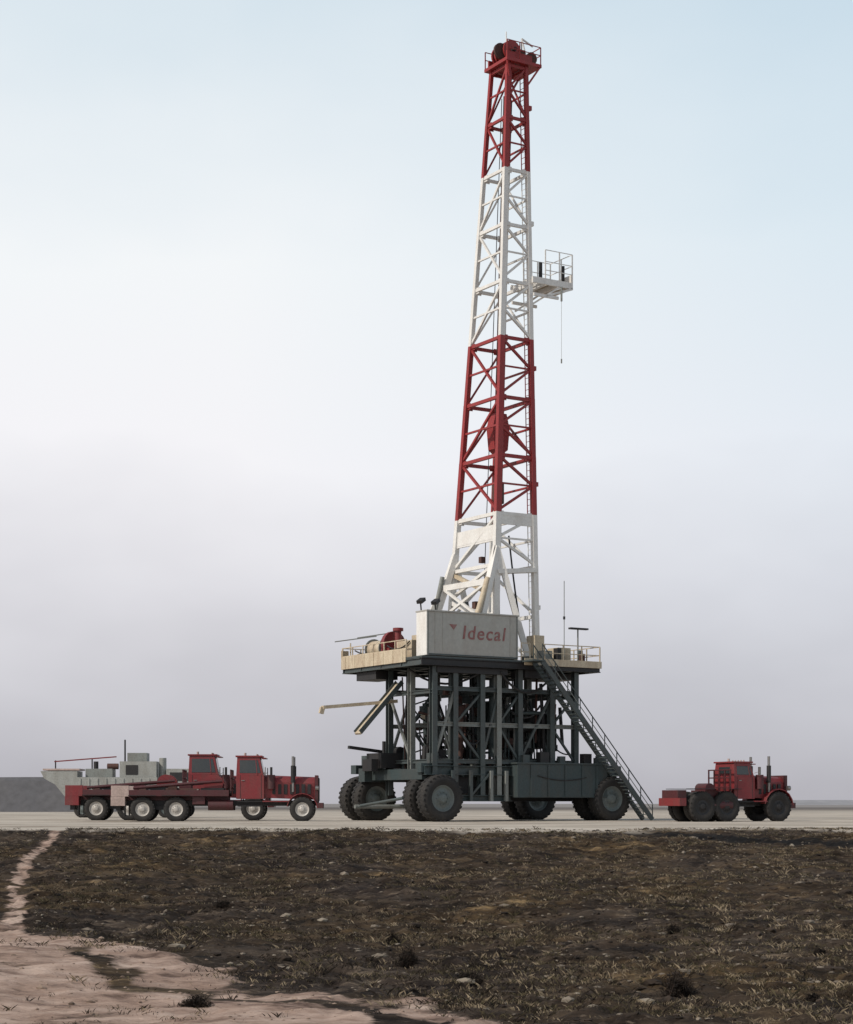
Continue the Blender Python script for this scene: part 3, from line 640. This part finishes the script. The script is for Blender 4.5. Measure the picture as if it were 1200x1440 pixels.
while cnt<17000:
    y=26+60*rnd.random(); x=rnd.uniform(-.26,.26)*y
    s_=sm(-.9,1.6,lerp(sb,x)-y)
    if rnd.random()<s_*.92: continue
    if pdist(x,y)<.5 or dband(x,y)>.2: continue
    if noise.noise((x*.35,y*.25,12))<rnd.uniform(-.35,.4): continue
    cnt+=1
    rightness=sm(-.12,.2,x/y)
    z=height(x,y)-.02; k=rnd.random(); mi=0 if k<.16+.2*rightness else 1 if k<.75-.1*rightness else 2
    hgt=rnd.uniform(.04,.12)*(1.6 if rnd.random()<.06 else 1)
    for q in range(rnd.randint(7,12)):
        a=rnd.uniform(0,6.283); lean=rnd.uniform(.3,1.6); px=x+rnd.gauss(0,.09); py=y+rnd.gauss(0,.06)
        w=rnd.uniform(.003,.009); hh=hgt*rnd.uniform(.5,1.1)
        o=len(V); ca,sa_=math.cos(a),math.sin(a)
        V+=[(px-sa_*w,py+ca*w,z),(px+sa_*w,py-ca*w,z),(px+ca*hh*lean*.4+sa_*w*.6,py+sa_*hh*lean*.4,z+hh*.65),(px+ca*hh*lean,py+sa_*hh*lean,z+hh)]
        F+=[(o,o+1,o+2),(o,o+2,o+3)]; MI+=[mi,mi]
me=bpy.data.meshes.new('dry_grass'); me.from_pydata(V,[],F); [me.materials.append(x) for x in gm]; me.polygons.foreach_set('material_index',MI)
o=bpy.data.objects.new('dry_grass',me); col.objects.link(o)
V=[];F=[];MI=[]
ico=[(0,0,1),(.89,0,.45),(.28,.85,.45),(-.72,.53,.45),(-.72,-.53,.45),(.28,-.85,.45),(.72,.53,-.45),(-.28,.85,-.45),(-.89,0,-.45),(-.28,-.85,-.45),(.72,-.53,-.45)]
icf=[(0,1,2),(0,2,3),(0,3,4),(0,4,5),(0,5,1),(1,6,2),(2,7,3),(3,8,4),(4,9,5),(5,10,1),(6,7,2),(7,8,3),(8,9,4),(9,10,5),(10,6,1)]
for k in range(15000):
    y=26+60*rnd.random(); x=rnd.uniform(-.26,.26)*y
    if pdist(x,y)<.4: continue
    s=rnd.uniform(.015,.05)*(2.6 if rnd.random()<.06 else 1); onS=y<lerp(sb,x)+1
    if onS and rnd.random()<.6: continue
    if onS: s*=.6
    z=height(x,y); o=len(V); fx_=rnd.uniform(.8,1.9)
    for p in ico:
        j=rnd.uniform(.7,1.25); V.append((x+p[0]*s*j*fx_,y+p[1]*s*j,z+p[2]*s*j*.6))
    F+=[tuple(i+o for i in f) for f in icf]; mi=2 if onS else rnd.choice((0,0,0,0,1)); MI+=[mi]*15
me=bpy.data.meshes.new('dirt_clods'); me.from_pydata(V,[],F); me.materials.append(simplemat('clod_soil',(.018,.014,.012),(.06,.045,.035))); me.materials.append(simplemat('pale_stone',(.13,.105,.085),(.28,.24,.19))); me.materials.append(simplemat('sand_clod',(.12,.09,.07),(.36,.27,.21)))
me.polygons.foreach_set('material_index',MI); o=bpy.data.objects.new('dirt_clods',me); col.objects.link(o)
shm=[simplemat('shrub_twig',(.015,.011,.010),(.04,.028,.022),9),simplemat('shrub_leaf',(.012,.010,.009),(.035,.026,.02),9)]
for i,(x,y,w,h) in enumerate(((-.35,36,.42,.36),(.78,33.5,.38,.2),(4.25,31.3,.55,.5),(-3.6,28.8,.3,.16),(-.75,40.5,.2,.3),(-1.9,34.6,.14,.14),(5.6,42,.25,.2),(2.3,47,.3,.2),(-5.5,50,.3,.2),(8.2,38.5,.2,.16),(6.3,30.2,.15,.14))):
    V=[];F=[];MI=[]; z=height(x,y)-.03
    for q in range(380):
        a=rnd.uniform(0,6.283); el=rnd.uniform(.1,1.5); r=rnd.uniform(.4,1)*(1+.7*noise.noise((math.cos(a)*1.5,math.sin(a)*1.5+el,i*3.1)))
        tip=Vector((math.cos(a)*math.cos(el)*w*r,math.sin(a)*math.cos(el)*w*r,math.sin(el)*h*r)); base=Vector((rnd.uniform(-.4,.4)*w,rnd.uniform(-.4,.4)*w,0))
        mid=base.lerp(tip,.55)+Vector((0,0,.05*h)); sd=Vector((-math.sin(a),math.cos(a),0))*.007; o=len(V)
        V+=[base-sd,base+sd,mid+sd,mid-sd,tip]; F+=[(o,o+1,o+2,o+3),(o+3,o+2,o+4)]; MI+=[0,0]
        for l in range(5):
            c0=mid.lerp(tip,rnd.random())+Vector((rnd.gauss(0,.02),rnd.gauss(0,.02),rnd.gauss(0,.02))); o=len(V)
            d1=Vector((rnd.gauss(0,1),rnd.gauss(0,1),rnd.gauss(0,1))).normalized()*.03; d2=Vector((rnd.gauss(0,1),rnd.gauss(0,1),rnd.gauss(0,1))).normalized()*.016
            V+=[c0-d1,c0+d2,c0+d1]; F+=[(o,o+1,o+2)]; MI+=[1]
    nm='desert_shrub' if i==0 else 'desert_shrub.%03d'%i
    me=bpy.data.meshes.new(nm); me.from_pydata([tuple(v) for v in V],[],F); [me.materials.append(x_) for x_ in shm]; me.polygons.foreach_set('material_index',MI)
    o=bpy.data.objects.new(nm,me); o.location=(x,y,z); col.objects.link(o)

# ------------------------------------------------------------ sky, sun
w=bpy.data.worlds.new('World'); scn.world=w; w.use_nodes=True; nt=w.node_tree; N=nt.nodes; Lk=nt.links
sd=Vector((-.80,-.50,.80)).normalized()
el=math.asin(sd.z); az=math.atan2(sd.x,sd.y)
sky=N.new('ShaderNodeTexSky'); sky.sky_type='NISHITA'; sky.sun_disc=False; sky.sun_elevation=el; sky.sun_rotation=az; sky.dust_density=3; sky.air_density=1.2
bg=N['Background']; bg.inputs[1].default_value=.055; Lk.new(sky.outputs[0],bg.inputs[0])
tc=N.new('ShaderNodeTexCoord'); sx=N.new('ShaderNodeSeparateXYZ'); Lk.new(tc.outputs['Generated'],sx.inputs[0])
n1=nz(3.5,4,.55,(1,1,2.0))
ma=N.new('ShaderNodeMath'); ma.operation='MULTIPLY_ADD'; ma.inputs[1].default_value=.14; Lk.new(n1,ma.inputs[0]); 
ms=N.new('ShaderNodeMath'); ms.operation='SUBTRACT'; ms.inputs[1].default_value=.07; Lk.new(sx.outputs['Z'],ms.inputs[0]); Lk.new(ms.outputs[0],ma.inputs[2])
hzr=ramp(ma.outputs[0],(0,(.46,.452,.49)),(.055,(.58,.575,.615)),(.12,(.74,.735,.775)),(.19,(.91,.905,.935)),(.29,(.90,.925,.945)),(.44,(.66,.765,.84)))
mx=N.new('ShaderNodeMapRange'); mx.inputs['From Min'].default_value=-.10; mx.inputs['From Max'].default_value=.22; Lk.new(sx.outputs['X'],mx.inputs[0])
ele=N.new('ShaderNodeMapRange'); ele.inputs['From Min'].default_value=.0; ele.inputs['From Max'].default_value=.3; Lk.new(sx.outputs['Z'],ele.inputs[0])
mm=N.new('ShaderNodeMath'); mm.operation='MULTIPLY'; Lk.new(mx.outputs[0],mm.inputs[0]); Lk.new(ele.outputs[0],mm.inputs[1])
hz2=mix(mm.outputs[0],hzr,mix(1.0,hzr,(.78,.87,.93),'MULTIPLY'))
b2=N.new('ShaderNodeBackground'); b2.inputs[1].default_value=1; Lk.new(hz2,b2.inputs[0])
fz=N.new('ShaderNodeMapRange'); fz.inputs['From Min'].default_value=.42; fz.inputs['From Max'].default_value=.7; fz.inputs['To Min'].default_value=1; fz.inputs['To Max'].default_value=0.05; Lk.new(sx.outputs['Z'],fz.inputs[0])
mxs=N.new('ShaderNodeMixShader'); Lk.new(fz.outputs[0],mxs.inputs[0]); Lk.new(bg.outputs[0],mxs.inputs[1]); Lk.new(b2.outputs[0],mxs.inputs[2]); Lk.new(mxs.outputs[0],N['World Output'].inputs[0])
sl=bpy.data.lights.new('sun','SUN'); sl.energy=2.9; sl.angle=math.radians(1.5); sl.color=(1,.93,.84)
so=bpy.data.objects.new('sun',sl); col.objects.link(so); so.rotation_euler=sd.to_track_quat('Z','Y').to_euler()
# ------------------------------------------------------------ camera
cam=bpy.data.cameras.new('camera'); co=bpy.data.objects.new('camera',cam); col.objects.link(co); scn.camera=co
co.location=(0,0,1.15); co.rotation_euler=(math.pi/2,0,0)
cam.sensor_fit='VERTICAL'; cam.sensor_height=24; cam.lens=2600/1440*24; cam.shift_y=410/1440; cam.clip_end=12000; cam.clip_start=.1
